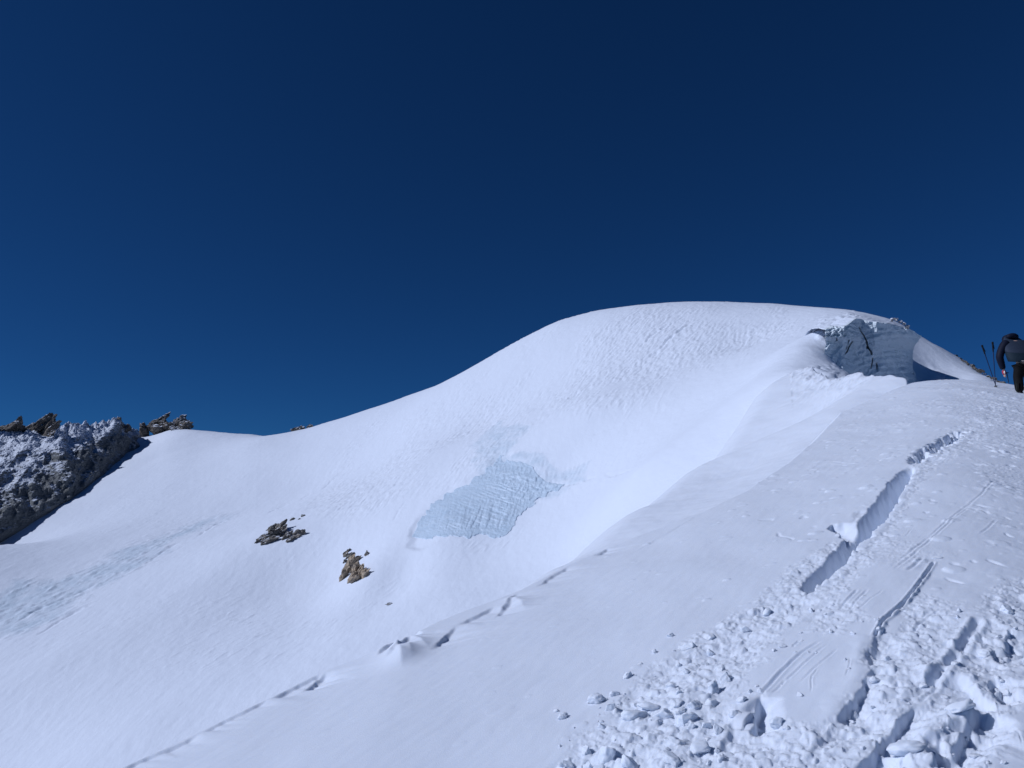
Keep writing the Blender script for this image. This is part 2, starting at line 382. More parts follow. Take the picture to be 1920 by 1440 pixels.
# slab edges and steps
for i, (pl, h, w) in enumerate([
   ([(1375,1330),(1425,1298),(1440,1305),(1462,1350)], .06, .3), ([(1340,1400),(1375,1340)], .05, .2),
   ([(1820,1262),(1845,1300),(1885,1330)], .08, .25), ([(1700,1380),(1760,1365),(1800,1340)], .05, .3), ([(1640,1395),(1700,1400),(1730,1440)], .05, .25),
   ([(1558,1345),(1600,1352),(1640,1330)], .05, .2)]):
    scarp(pl, h, w, 80 + i)
# ski tracks and pole drags
for i, (pl, w, h) in enumerate([
   ([(1874,894),(1840,930),(1800,955),(1739,1005),(1700,1036),(1655,1073)], .022, .020), ([(1830,938),(1790,968),(1745,1008),(1705,1042),(1662,1075)], .020, .018),
   ([(1541,1195),(1500,1222),(1470,1250),(1417,1305)], .022, .035), ([(1556,1200),(1520,1228),(1490,1255),(1440,1300)], .016, .02), ([(1575,1208),(1530,1245),(1495,1275)], .014, .014),
   ([(1609,1102),(1590,1122),(1575,1135)], .02, .03), ([(1630,1100),(1605,1124),(1590,1142)], .016, .02), ([(1660,1100),(1630,1120),(1602,1145)], .014, .016),
   ([(1500,1198),(1485,1210)], .016, .03), ([(1594,1228),(1592,1245),(1584,1262)], .008, .02), ([(1536,1247),(1522,1262),(1519,1290)], .008, .018),
   ([(1732,1040),(1712,1058),(1700,1066)], .03, .035), ([(1710,985),(1698,1000)], .012, .02), ([(1900,1358),(1912,1375),(1918,1395)], .007, .015),
   ([(1840,832),(1880,850),(1925,865)], .06, .04), ([(1500,868),(1560,865),(1620,872)], .05, .012), ([(1520,945),(1575,935)], .04, .012),
   ([(1870,970),(1850,990),(1835,1000)], .02, .015), ([(1700,1180),(1730,1150),(1770,1128)], .02, .02), ([(1716,1310),(1750,1280),(1790,1240)], .02, .02)]):
    groove(pl, w * .42, h * .30, 140 + i * 3, (.2, .2))
# wind-scooped lips along the crest
for i, (pl, h, w) in enumerate([
   ([(225,1440),(300,1405),(372,1374)], .05, .22), ([(372,1374),(440,1341),(500,1312)], .035, .2), ([(500,1312),(560,1284),(604,1263)], .05, .25),
   ([(560,1296),(585,1280),(606,1264)], .07, .22), ([(694,1246),(730,1216),(762,1191)], .10, .28), ([(712,1250),(745,1226),(760,1200)], .10, .18),
   ([(764,1194),(786,1186),(796,1190)], .06, .2), ([(800,1226),(818,1208),(850,1178)], .07, .3), ([(850,1178),(870,1168),(905,1150),(930,1138)], .05, .3),
   ([(925,1158),(950,1132),(965,1112)], .07, .3), ([(1000,1102),(1040,1075),(1070,1060)], .05, .25), ([(1110,1040),(1125,1034),(1134,1027)], .05, .2), ([(1160,1046),(1250,1000),(1322,960)], .012, .3)]):
    scarp(pl, h * .85, w, 240 + i * 5, e=(.18, .18) if i < 3 else (.35, .2), soft_=.018)
def ripple(px, h, w):   # bright drift fingers
    poly = [W(*q) for q in px]; mm = sub(poly, w * 3); dd, ss, t_ = pdist(NX[mm], NY[mm], poly); ZN[mm] += h * ends(t_, .3, .4) * np.exp(-(dd / w) ** 1.3)
ripple([(738,1212),(748,1235),(755,1262)], .09, .12); ripple([(765,1195),(790,1212),(808,1222)], .05, .10); ripple([(955,1118),(975,1128),(985,1140)], .05, .12); ripple([(760,1195),(766,1220),(772,1250)], .04, .1)
# wind crust pits and scuffs between the crest and the trench
x = NX; y = NY; zone = onA * sstep(13.5, 15.5, NY) + onA * sstep(1.6, 3.2, NX) * .8
zone = np.clip(zone, 0, 1)
g = gn(x * 7.5 + .8 * gn(x * 3, y * 3, 501), y * 3.6, 500); ZN -= zone * .028 * sstep(.60, .80, g) * sstep(-.1, .5, gn(x * .8, y * .6, 503))
ZN += zone * .010 * sstep(7, 12, NY) * ridged(rx * 3.2, ry * 1.2, 3, 520) * sstep(.0, .5, fbm(x * .6, y * .4, 2, 530))
tr = np.clip(debris * 0 + sstep(.15, .6, fbm(x * .9, y * .5, 3, 540)) * zone * sstep(.5, 3.5, x - .33 * y), 0, 1)
ZN += tr * (.5 * stones(x, y, .16, 550, .35, .4) + .5 * stones(x, y, .07, 560, .4, .4))
ZN += onA * sstep(0, 1, zone + .2) * .5 * stones(x, y, .11, 570, .06, .35)     # scattered crumbs
ZN += onA * .45 * stones(x, y, .06, 575, .012, .5) * sstep(-2, 3, x)
ZN += .002 * fbm(rx * 9, ry * 3, 3, 580) * near
me = grid_mesh("snow_slope", NX, NY, ZN)
tag(link("snow_slope", me, M_near), kind="structure")
HN = TPS
def zN(x, y):
    """height of the finished near sheet"""
    u = x / y; j = (u + 1.05) / 2.30 * 1779; i = math.log(y / 1.6) / math.log(62 / 1.6) * 1499
    i = int(min(max(i, 0), 1498)); j = int(min(max(j, 0), 1778)); return float(ZN[i:i + 2, j:j + 2].mean())

# ------------------------------------------------------------------ far terrain: dome, bowl, col, arete
sky_px = [(280,818,235),(330,803,225),(360,807,215),(430,812,210),(500,817,205),(560,808,200),(620,790,190),(700,765,180),(760,745,172),(830,718,165),(900,680,158),
   (960,645,152),(1040,605,145),(1120,582,138),(1200,571,130),(1320,566,122),(1420,568,115),(1500,572,108),(1600,583,98),(1680,602,92),(1722,628,96),(1757,648,91),(1800,672,84),(1850,703,75),(1890,724,69),(1930,742,65)]
inner = [(1480,700,58),(1500,640,76),(1400,720,70),(1300,800,66),(1200,880,64),(1300,650,100),(1200,700,98),(1100,780,90),(1000,830,92),(900,800,115),
   (800,850,112),(700,900,115),(600,900,135),(400,900,152),(300,950,140),(100,1000,137),(0,1005,142),(780,1010,82),(930,1010,78),(1040,900,84),(880,870,97),
   (950,1060,70),(1060,1050,64),(850,1130,64),(700,1150,72),(720,1230,57),(600,1100,83),(500,1000,102),(660,1060,86),(520,1200,70),(400,1300,60),(200,1400,55),(0,1440,58),(-200,1440,62),
   (0,1300,70),(0,1150,92),(200,1200,78),(300,1100,92),(1150,980,61),(1250,910,58),(1400,780,58),(1420,640,95),(1560,620,72),(1540,690,60),
   (1600,716,66),(1660,722,67),(1700,724,67.5),(1640,598,84),(1700,615,90),(1745,716,70),(1538,640,70),(1553,665,66.5),(1574,688,63),(1597,706,60),(1520,650,67),(1535,680,61.5),(1760,685,79),(1800,715,73),(-200,1020,110),(-200,1200,85)]
inner += [(-60,1050,130),(60,978,146),(130,937,160),(170,907,172),(200,887,184),(240,852,204),(262,836,216)]
pts = [P(*q) for q in sky_px + inner if q != (100,1000,137)]
for q in sky_px:
    a = P(*q); L = math.hypot(a[0], a[1]); k = (L + 35) / L; pts.append((a[0] * k, a[1] * k, a[2] - 5 if q[0] < 1690 else a[2] - 16)); k = (L + 130) / L; pts.append((a[0] * k, a[1] * k, a[2] - 55))
pts += [(-18, 30, -21), (-8, 30, -18), (0, 30, -14), (9, 30, -9), (20, 30, -5), (30, 30, -3), (30, 45, 3), (15, 45, -2.5), (-40, 40, -24), (60, 60, 2), (60,45,-2)]
F = TPS(pts, 1e-7)
FX, FY = fan(-1.15, 1.05, 1300, 30, 330, 1100)
ZF = F(FX, FY)
# make the skyline exact: per azimuth, lift or lower the upper part of the profile
U = FX[0] / FY[0]
tgt = np.array([P(q[0], q[1], 1.0)[2] for q in sky_px]); tu = np.array([P(q[0], q[1], 1.0)[0] for q in sky_px]); ty = np.array([q[2] for q in sky_px])
el = ZF / FY; mx = el.max(0); ay = FY[:, 0][el.argmax(0)]
want = np.interp(U, tu, tgt); dlt = (want - mx) * sstep(tu[0] - .10, tu[0] + .01, U)
kk = np.ones(21) / 21; dlt = np.convolve(dlt, kk, 'same')
ZF += FY * dlt[None] * sstep(.55, .95, FY / ay[None])
# hollow in front of the ice cliff: the bank on its left breaks off
bank = [P(*q)[:2] for q in [(1562,606,78),(1562,640,71),(1573,664,67),(1592,686,63.5),(1611,706,60),(1645,740,50)]]
hpol = bank + [P(*q)[:2] for q in [(1760,745,50),(1792,716,71),(1750,690,77),(1722,640,84),(1640,600,82)]]
hm = inpoly(FX + .4 * gn(FX * .9, FY * .9, 801), FY + .4 * gn(FX * .9, FY * .9, 802), hpol, .5)
# sastrugi and wind crust ----------------------------------------------------------
PX, PY = proj(FX, FY, ZF)
def zone_px(poly, soft, warp=14):
    a = PX + warp * gn(FX * .12, FY * .12, 901); b = PY + warp * gn(FX * .12, FY * .12, 902)
    return inpoly(a, b, poly, soft)
vis = (FX / FY > -.8) & (FX / FY < .8)
dome = zone_px([(640,860),(700,790),(860,720),(960,650),(1060,605),(1200,578),(1460,578),(1500,620),(1400,660),(1280,690),(1200,740),(1060,780),(980,800),(930,850),(860,900),(700,960),(560,960)], 26)
dx = FX * .55 + FY * .83; dyy = -FX * .83 + FY * .55          # grain runs up to the right
ru = ridged(dyy * 1.5 + .5 * gn(FX * .4, FY * .4, 915), dx * .30, 4, 910, .65); rv = fbm(FX * 2.2, FY * 1.2, 4, 912)
patchy = sstep(-.75, .15, fbm(FX * .07, FY * .05, 3, 914))
ZF += dome * patchy * (.13 * sstep(1.15, 1.75, ru) + .04 * rv)
ZF += .06 * fbm(FX * .06, FY * .05, 3, 920) * 3
strk = sstep(.05, .5, fbm(FX * .05, FY * .05, 3, 930)) * sstep(55, 75, FY)
ZF += strk * .10 * sstep(1.2, 1.8, ridged(dyy * .9, dx * .16, 3, 932))
icel = zone_px([(-60,1150),(30,1085),(110,1085),(200,1045),(300,995),(420,955),(440,965),(330,1020),(230,1090),(140,1140),(60,1185),(-60,1230)], 16)
ZF += icel * (.17 * sstep(1.1, 1.8, ridged(dyy * .7, dx * .2, 4, 940)) + .05 * fbm(FX * .9, FY * .7, 4, 942))
rub = zone_px([(1478,700),(1500,690),(1560,680),(1600,660),(1612,705),(1590,716),(1480,712)], 5, 3) * (FY < 75)
rub = np.maximum(rub, zone_px([(1535,600),(1600,586),(1610,600),(1560,625),(1548,640),(1530,636)], 5, 3))
rub = np.maximum(rub, zone_px([(1545,625),(1560,625),(1612,700),(1600,712)], 4, 2))
ZF += rub * (.45 * stones(FX, FY, .9, 950, .8, .6) + .5 * stones(FX, FY, .4, 960, .8, .6))
iceup = zone_px([(870,860),(930,790),(1000,800),(960,845),(1010,850),(1060,870),(1110,860),(1100,900),(1050,925),(980,940),(900,900)], 10)
ZF += iceup * (.09 * sstep(.9, 1.7, ridged(dyy * 1.7, dx * .9, 4, 970)) + .05 * fbm(FX * 2.4, FY * 1.8, 3, 972))
ZF += .022 * fbm(FX * 1.1, FY * .5, 3, 980)
ZF -= 4.5 * hm * sstep(80, 68, FY)
# soft hollows below the outcrops and beside the ice
for (px, py, yy, sx, sy, h) in [(560,1060,92,7,10,-1.2),(700,1120,76,5,12,.9),(760,1060,80,3,8,-1.3),(820,1080,72,4,6,.7),(600,1140,78,5,10,-.6)]:
    c = P(px, py, yy); ZF += h * np.exp(-((FX - c[0]) / sx) ** 2 - ((FY - c[1]) / sy) ** 2)
IP = [(769,1012),(775,990),(795,960),(818,935),(850,915),(872,908),(890,893),(918,873),(938,850),(955,848),(945,862),(975,860),(1000,870),(1010,886),(1030,903),(1060,905),(1085,898),(1060,915),(1040,925),(1012,938),(990,955),(975,975),(955,1000),(940,1014),(925,1010),(900,1005),(880,1014),(850,1008),(820,1012),(790,1017)]
lipd, _, _ = pdist(PX, PY, [(762,1020),(775,985),(815,932),(872,900),(920,868),(950,842)])
ZF -= .42 * inpoly(PX + 5 * gn(FX * .6, FY * .6, 985), PY + 5 * gn(FX * .6, FY * .6, 986), IP, 9) * np.clip(1 - lipd / 95, 0, 1)
for fl, h_, w_ in [([(1253,606),(1222,630),(1194,656)], .22, 1.6), ([(1300,600),(1272,621),(1250,640),(1231,662),(1209,674)], .28, 1.8), ([(1087,734),(1070,745),(1053,752)], .2, 1.5), ([(1105,815),(1145,800),(1170,796)], .1, 1.5),
      ([(365,1010),(400,985),(440,968)], .14, 1.4), ([(500,965),(520,955),(548,940)], .12, 1.2), ([(600,920),(640,885),(660,870)], .12, 1.4), ([(700,960),(730,920),(760,890)], .12, 1.4), ([(560,940),(585,925)], .1, 1.2), ([(735,975),(765,930)], .1, 1.2), ([(270,1060),(310,1030),(345,1015)], .15, 1.6), ([(20,1175),(80,1140),(140,1115),(200,1085)], .2, 1.6), ([(60,1195),(120,1160),(180,1130)], .15, 1.4), ([(985,905),(1010,915),(1035,913),(1090,900),(1130,888)], .18, 1.4), ([(1130,888),(1150,890),(1190,880)], .12, 1.4)]:
    dd, sd_, tt_ = pdist(PX + 2.0 * gn(FX * .5, FY * .5, 991), PY + 2.0 * gn(FX * .5, FY * .5, 992), fl); bb = dd < 8
    ZF -= np.where(bb, h_ * ends(tt_, .2, .3) * np.exp(-(dd / w_) ** 2) * sstep(-.6, 0, gn(tt_ * 9, tt_ * 0, int(fl[0][0]))), 0)
ice = np.clip(icel * .55 + iceup * .5, 0, 1)
me = grid_mesh("snow_mountain", FX, FY, ZF, {"ice": ice})
tag(link("snow_mountain", me, M_far), kind="structure")
def zF(x, y):
    j = (x / y + 1.15) / 2.2 * 1299; i = math.log(y / 30) / math.log(11) * 1099
    i = min(max(i, 0), 1098.99); j = min(max(j, 0), 1298.99); i0 = int(i); j0 = int(j); fi = i - i0; fj = j - j0
    return float((ZF[i0, j0] * (1 - fj) + ZF[i0, j0 + 1] * fj) * (1 - fi) + (ZF[i0 + 1, j0] * (1 - fj) + ZF[i0 + 1, j0 + 1] * fj) * fi)
def depthF(px, py):
    """forward distance at which sight lines meet the far terrain (vectorised over a grid)"""
    X = (px - 960) / FPX; Y = (720 - py) / FPX; dy = CP - Y * SP; k = X / dy; s_ = (SP + Y * CP) / dy; o = np.zeros_like(k)
    fy_ = FY[:, 0]; i0 = int(np.searchsorted(fy_, 42)); jf = (k + 1.15) / 2.2 * 1299
    for idx in np.ndindex(k.shape):
        j = int(jf[idx]); f = jf[idx] - j; pr = ZF[i0:, j] * (1 - f) + ZF[i0:, j + 1] * f; g = s_[idx] * fy_[i0:] - pr
        n = int(np.argmax(g < 0)); n = max(n, 1); o[idx] = fy_[i0 + n - 1] + (fy_[i0 + n] - fy_[i0 + n - 1]) * g[n - 1] / (g[n - 1] - g[n] + 1e-12)
    return o
def WF(px, py, y0=40, y1=300):
    """point where the sight line meets the far terrain"""
    X = (px - 960) / FPX; Y = (720 - py) / FPX; dy = CP - Y * SP; k = X / dy; s = (SP + Y * CP) / dy
    pg = None
    for y in np.geomspace(y0, y1, 900):
        g = s * y - zF(k * y, y)
        if g < 0: return Vector((k * y, y, s * y))
    return Vector(P(px, py, 150))

# ------------------------------------------------------------------ ice cliff (serac)
def ice_cliff():
    nu, nv = 420, 260
    u = np.linspace(.05, 1, nu); v = np.linspace(0, 1, nv); V, Uu = np.meshgrid(v, u, indexing='ij')
    pxs = 1538 + (1734 - 20 * np.sin(np.pi * np.clip(V, 0, 1)) - 6 * V - 1538) * Uu
    top = interp([(1538,624),(1550,617),(1562,612),(1578,613),(1588,610),(1598,603),(1606,597),(1614,598),(1630,603),(1650,604),(1672,607),(1696,614),(1712,620),(1722,627),(1726,629)], pxs)
    bot = 735 + 0 * pxs
    py = bot + (top - bot) * V
    dep = 66 + 5.0 * Uu ** 1.2 + 0.7 * np.exp(-((Uu - .42) / .16) ** 2) * (V < 2) - .9 * np.exp(-((Uu - .25) / .07) ** 2)
    dep = dep - 1.5 * sstep(.35, .85, V) * sstep(.35, .6, Uu) - .8 * sstep(.6, 1., V) * sstep(.0, .2, Uu)
    # ledge under the top on the left, flutes and strata
    sw = pxs * .02; curve = (py - 640) / 11.0 - 1.6 * ((pxs - 1690) / 60) ** 2 * .5
    dep += 2.2 * np.clip((Uu - .90) / .10, 0, 1) ** 2
    dep += .07 * np.abs(np.sin(curve * 3.1 + .9 * gn(pxs * .03, py * .05, 31))) * sstep(.30, .5, Uu) + .035 * np.sin(curve * 6.1) * sstep(.3, .5, Uu)
    dep += .30 * fbm(pxs * .03, py * .02, 3, 33) + .10 * fbm(pxs * .12, py * .1, 3, 35)
    dl = (pxs * .82 + py * .57); dep += .16 * np.abs(gn(dl * .13, py * .01, 37)) * sstep(.45, .2, Uu)
    ledge = sstep(640, 632, py) * sstep(1618, 1600, pxs); dep -= .9 * ledge * (.7 + .6 * ridged(pxs * .08, py * .12, 3, 39) * .5)
    for (a, b, w) in [((1612,614),(1622,634),1.1),((1622,634),(1628,650),1.6),((1628,650),(1636,664),1.8),((1591,638),(1587,654),1.2),((1598,640),(1586,663),1.4),((1638,672),(1633,690),1.2),((1644,682),(1644,692),1.6),((1568,634),(1569,638),1.5),((1626,650),(1627,653),1.4),((1712,694),(1712,701),1.0)]:
        dd, _, t_ = pdist(pxs, py, [a, b]); dep += 1.3 * np.exp(-(dd / (w * .62)) ** 4)
    dep -= .05 * V
    X = (pxs - 960) / FPX; Yv = (720 - py) / FPX; dy = CP - Yv * SP
    x = X / dy * dep; z = (SP + Yv * CP) / dy * dep; y = dep
    # cap: carry the top edge back into the slope, and wrap the right end
    nb = 40; xs = [x]; ys = [y]; zs = [z]
    for k in range(1, nb + 1):
        f = k / nb; bx = x[-1] + 1.2 * f * 3; by = y[-1] + 17 * f
        bz = z[-1] + (3.2 * f + .5 * math.sin(f * 3.14)) - 2.6 * f ** 3 + .10 * fbm(bx * .6, by * .6, 3, 55) * min(1, f * 6)
        bz = bz - 7 * sstep(.93, 1.0, Uu[-1]) * f
        xs.append(bx[None]); ys.append(by[None]); zs.append(bz[None])
    x = np.concatenate(xs); y = np.concatenate(ys); z = np.concatenate(zs)
    # right side: columns turning back behind the wall
    ex = [x]; ey = [y]; ez = [z]
    for k in range(1, 16):
        f = k / 15; ex.append((x[:, -1:] + .5 * math.sin(f * 3.1) - .2 * f)); ey.append(y[:, -1:] + 9 * f); ez.append(z[:, -1:] - 2.2 * f)
    x = np.concatenate(ex, 1); y = np.concatenate(ey, 1); z = np.concatenate(ez, 1)
    x += .10 * fbm(y * 1.1, z * 1.1, 3, 61)
    cap = np.zeros_like(x); cap[nv + 1:, :] = 1
    me = grid_mesh("ice_cliff", x, y, z); o = link("ice_cliff", me, M_serac)
    me.materials.append(M_far)
    n_, m_ = x.shape; mi = np.zeros((n_ - 1, m_ - 1), np.int32); mi[nv + 1:, :] = 1; me.polygons.foreach_set("material_index", mi.ravel())
    tag(o, "shaded grey blue wall of layered glacier ice with dark slits, below the dome top", "ice cliff")
ice_cliff()

# ------------------------------------------------------------------ blue ice face in the bowl
def blue_face():
    pol = [(769,1012),(775,990),(795,960),(818,935),(850,915),(872,908),(890,893),(918,873),(938,850),(955,848),(945,862),(975,860),(1000,870),(1010,886),(1030,903),(1060,905),(1085,898),(1060,915),(1040,925),(1012,938),(990,955),(975,975),(955,1000),(940,1014),(925,1010),(900,1005),(880,1014),(850,1008),(820,1012),(790,1017)]
    nu, nv = 330, 180
    pxs, pys = np.meshgrid(np.linspace(762, 1092, nu), np.linspace(1022, 842, nv))
    X = np.zeros_like(pxs); Y = X.copy(); Z = X.copy()
    dep = depthF(pxs, pys)
    wp = 5 * fbm(pxs * .05, pys * .05, 3, 1); k = inpoly(pxs + wp, pys + wp, pol, 5)
    ribs = np.abs(gn((pxs * .9 + pys * .35) * .10, pys * .015, 3)); lay = ridged((pys - pxs * .35) * .16, pxs * .02, 4, 5)
    low = sstep(900, 985, pys)
    de, _, _ = pdist(pxs, pys, pol + [pol[0]]); inn = sstep(0, 34, de)
    off = .07 + (.16 + .34 * low * ribs + .10 * lay) * inn + .05 * fbm(pxs * .2, pys * .2, 4, 7) + .05 * np.abs(gn(pxs * .35 + pys * .1, pys * .04, 17))
    crack, _, _ = pdist(pxs, pys, [(873,865),(878,885),(884,895),(878,908)]); off -= .5 * np.exp(-(crack / 1.6) ** 2)
    dep = dep - (off * k - 2.2 * (1 - k))
    Xn = (pxs - 960) / FPX; Yn = (720 - pys) / FPX; dy = CP - Yn * SP
    me = grid_mesh("blue_ice", Xn / dy * dep, dep, (SP + Yn * CP) / dy * dep)
    tag(link("blue_ice", me, M_blue), "rippled patch of bare pale blue ice in the middle of the snow bowl", "ice")
blue_face()

# ------------------------------------------------------------------ rocks
def chunk(rng, size, sub_=3, planes=14, rough=.05, tilt=None, seed=0):
    """angular block: a sphere clipped by random planes, then stretched and roughened; returns verts, faces"""
    bm = bmesh.new(); bmesh.ops.create_icosphere(bm, subdivisions=sub_, radius=1)
    pl = []
    for _ in range(planes):
        n = Vector((rng.gauss(0, 1), rng.gauss(0, 1), rng.gauss(0, 1))).normalized(); pl.append((n, rng.uniform(.42, .85)))
    for v in bm.verts:
        for n, h in pl:
            q = v.co.dot(n)
            if q > h: v.co -= n * (q - h)
        f = mnoise.fractal(v.co * 2.2 + Vector((seed * 7.1, 0, 0)), 1, 2, 4); v.co += v.co.normalized() * f * rough * 3
        v.co = Vector((v.co.x * size[0], v.co.y * size[1], v.co.z * size[2]))
        if tilt: v.co.rotate(tilt)
    return bm
def join(bms, locs):
    out = bmesh.new()
    for b, l in zip(bms, locs):
        mp = [out.verts.new(v.co + Vector(l)) for v in b.verts]; b.verts.ensure_lookup_table(); b.verts.index_update()
        for f in b.faces: out.faces.new([mp[v.index] for v in f.verts])
        b.free()
    return out
def bm_obj(name, bm, mat, parent=None, smooth=False, loc=None):
    me = bpy.data.meshes.new(name); bm.to_mesh(me); bm.free(); o = link(name, me, mat, parent, smooth)
    if loc is not None: o.location = loc
    return o
from mathutils import Euler
def slabs(name, shards, mat, label, cat, seed, group=None, rough=.10, sub_=4):
    """shards: (px, py, y, half widths in m (x,y,z), tilt in image plane degrees)"""
    rng = random.Random(seed); c0 = Vector(P(*shards[0][:3])); bms = []; locs = []
    for i, (px, py, y, sz, an) in enumerate(shards):
        t = Euler((rng.uniform(-.25, .25), math.radians(an), rng.uniform(-.4, .4)))
        bms.append(chunk(rng, sz, sub_, 16, rough, t, seed + i)); locs.append(Vector(P(px, py, y)) - c0)
    o = bm_obj(name, join(bms, locs), mat, None, False, c0); tag(o, label, cat, group); return o

# left rock wall -------------------------------------------------------------------
def rock_wall():
    base = [(-260,1190,112),(-120,1085,124),(0,1012,138),(60,980,146),(130,938,160),(170,908,172),(200,888,184),(235,856,200),(262,838,216),(276,824,229)]
    topl = [(-260,800,150),(-120,790,165),(0,806,178),(50,812,184),(100,806,190),(140,797,198),(180,799,206),(205,790,212),(222,784,218),(238,800,224),(258,806,232),(277,812,236)]
    nu, nv = 560, 300
    def line(L, n):
        a = np.array([P(*q) for q in L]); k = np.array([q[0] for q in L], float); t = np.linspace(-260, 276, n)
        return np.stack([np.interp(t, k, a[:, i]) for i in range(3)], -1)
    b = line(base, nu); tp = line(topl, nu); v = np.linspace(-.16, 1, nv)[:, None, None]
    # rise steeply first, then lean back (snow lies on the upper part)
    s = np.linspace(-260, 276, nu); left = sstep(210, 60, s)[None, :, None]
    q = np.clip(v, 0, 1); hz = q ** (1 - .05 * left) + np.minimum(v, 0); hy = q ** (1.12 + .15 * left)
    Q = b[None] + (tp - b)[None] * np.concatenate([hy + 0 * b[None, :, :1], hy + 0 * b[None, :, :1], hz + 0 * b[None, :, :1]], -1)
    X, Y, Z = Q[..., 0], Q[..., 1], Q[..., 2]
    a1 = X * .55 + Y * .3; fade = (sstep(-.05, .03, v[..., 0]) * .7 + .3)
    col = sstep(0, .03, 1 - np.abs(np.linspace(0, 1, nu) * 2 - 1))[None]
    st = (Z * 1.0 - Y * .42)                                        # strata dip
    r1 = ridged(st * .10, (X + Z) * .03, 4, 601); r2 = fbm(X * .25 + Y * .1, Z * .3, 5, 603, .6); r3 = np.abs(gn(st * .35, X * .08 + Z * .08, 605)); r4 = ridged(X * .08 + Y * .05, Z * .05, 3, 609)
    r5 = ridged(st * .3 + 3, (X + Y + Z) * .12, 4, 611)
    r6 = np.abs(gn(st * .07 + 1, (X + Z) * .035, 613))
    D = (1.8 * (r1 - 1.2) + .7 * r2 + .7 * r3 + 2.0 * (r4 - 1.1) + .8 * (r5 - 1.1) + 4.0 * (r6 - .3)) * fade * (.35 + .65 * col)
    hgt = sstep(.75, 1., v[..., 0])
    X = X + D * .55; Y = Y - D * .75; Z = Z + D * .25 * (1 - hgt) + hgt * (1.2 * np.abs(fbm(X * .3 + Y * .12, Y * .1, 5, 607, .6)))
    X0, Y0, Z0 = X[-1:], Y[-1:], Z[-1:]; ex = [X]; ey = [Y]; ez = [Z]
    for k in range(1, 12): ex.append(X0 - .6 * k); ey.append(Y0 + 2.5 * k); ez.append(Z0 - 1.1 * k - .2 * k * k)
    hi = 1.1 * sstep(.50, .88, v[..., 0]) + 0 * D - .62; hi = hi + .5 * sstep(.25, .0, np.abs(v[..., 0] - .62 - .12 * np.sin(np.linspace(0, 9, nu))[None])) * left[..., 0]; hi = np.concatenate([hi] + [hi[-1:]] * 11)
    me = grid_mesh("rock_ridge", np.concatenate(ex), np.concatenate(ey), np.concatenate(ez), {"hi": hi})
    tag(link("rock_ridge", me, M_cliff, None, False), "big dark rock wall streaked with snow rising at the left edge above the snow slope", "cliff")
rock_wall()
slabs("rock_pinnacle", [(84,812,184,(1.6,1.6,5.2),38),(76,800,184,(1.3,1.5,4.6),42),(88,794,185,(1.2,1.4,3.6),28),(62,808,185,(1.4,1.5,4.0),50),(92,822,182,(1.8,1.5,3.2),35),(48,806,186,(1.0,1.2,3.6),58)],
      M_tower, "tall leaning brown rock tower with a snow cap, highest on the left rock wall", "rock tower", 3)
slabs("rock_pinnacle", [(28,800,180,(1.3,1.5,3.8),48),(22,806,180,(1.4,1.4,3.6),55),(36,806,181,(1.6,1.4,2.4),20),(6,806,178,(1.5,1.6,3.8),62),(-14,804,176,(2,1.5,3),50)],
      M_tower, "low jagged brown rock crest at the very left edge of the ridge", "rock tower", 4)
slabs("rock_pinnacle", [(214,794,214,(.9,1.2,2.6),42),(208,800,214,(1.3,1.2,2.4),55),(222,800,216,(1.2,1.2,2.0),-30),(236,804,220,(1.6,1.3,1.5),-50)],
      M_tower, "small pointed rock tip with snow on it at the right end of the dark wall", "rock tower", 5)
slabs("rock_pinnacle", [(272,809,227,(3.2,2,1.6),65),(288,805,227,(3.2,2,2.0),50),(302,802,226,(2.6,2,2.0),30),(315,802,226,(2.6,2,1.6),10),(328,803,224,(3.2,2,1.5),10),(350,801,224,(2.6,2,1.6),-10),(306,784,228,(1.1,1.3,3.0),48),(300,788,228,(1.1,1.3,3.2),55),(312,780,229,(.7,1.2,2.0),35),(290,796,228,(1.3,1.3,3.0),64),(308,794,227,(2.2,1.5,1.5),20),(322,797,226,(2.2,1.4,1.6),-20),(338,797,226,(2.2,1.4,1.7),10)],
      M_tower, "sharp dark rock tooth standing on the snow left of the col", "rock tower", 6)
slabs("rock_pinnacle", [(341,784,228,(1.0,1.2,1.9),20),(346,791,227,(1.7,1.3,1.9),-35),(354,796,226,(1.6,1.3,1.6),-40),(334,790,228,(1.5,1.3,1.6),50)],
      rock_mat("snowy_rock", (.07, .07, .07), (.14, .13, .12), (.22, .2, .18), 1, .8, (.1, .9, 0), .45), "snow covered rock hump just right of the dark rock tooth", "rock tower", 7)
slabs("rock_outcrop", [(560,803,203,(.7,1.0,1.5),50),(553,808,203,(.9,1.0,1.1),60),(566,804,202,(1.0,1.0,.9),0),(580,801,200,(1.3,1,.7),-10)],
      M_tower, "tiny brown rock head poking over the col where the dome begins", "rock", 8)

def on_far(px, py, lift=0):
    w = WF(px, py); return (px, py, w[1] - lift)
sh = []
for (px, py, sx, sz, an) in [(520,995,.55,1.7,52),(512,999,.5,1.6,50),(505,1003,.55,1.5,55),(528,996,.5,1.5,48),(498,1009,.5,1.3,58),(491,1013,.45,.9,60),(517,1006,.5,1.4,56),(508,1012,.4,1.2,60),(524,1003,.4,1.1,52),(515,988,.3,1.1,62),(500,1016,.3,1.0,62),(510,992,.4,1.0,40)]:
    w = on_far(px, py, .2); sh.append(w + ((sx * 1.4, .9, sz * 1.1), an))
slabs("rock_outcrop", sh, M_dark, "dark streaky rock outcrop in the snow bowl, left of the brown one", "rock", 20)
slabs("rock", [on_far(540,1003,.2) + ((.55,.6,1.2),38), on_far(536,1008,.2) + ((.4,.5,.9),35)], M_dark, "dark wedge shaped rock just right of the streaky outcrop", "rock", 21)
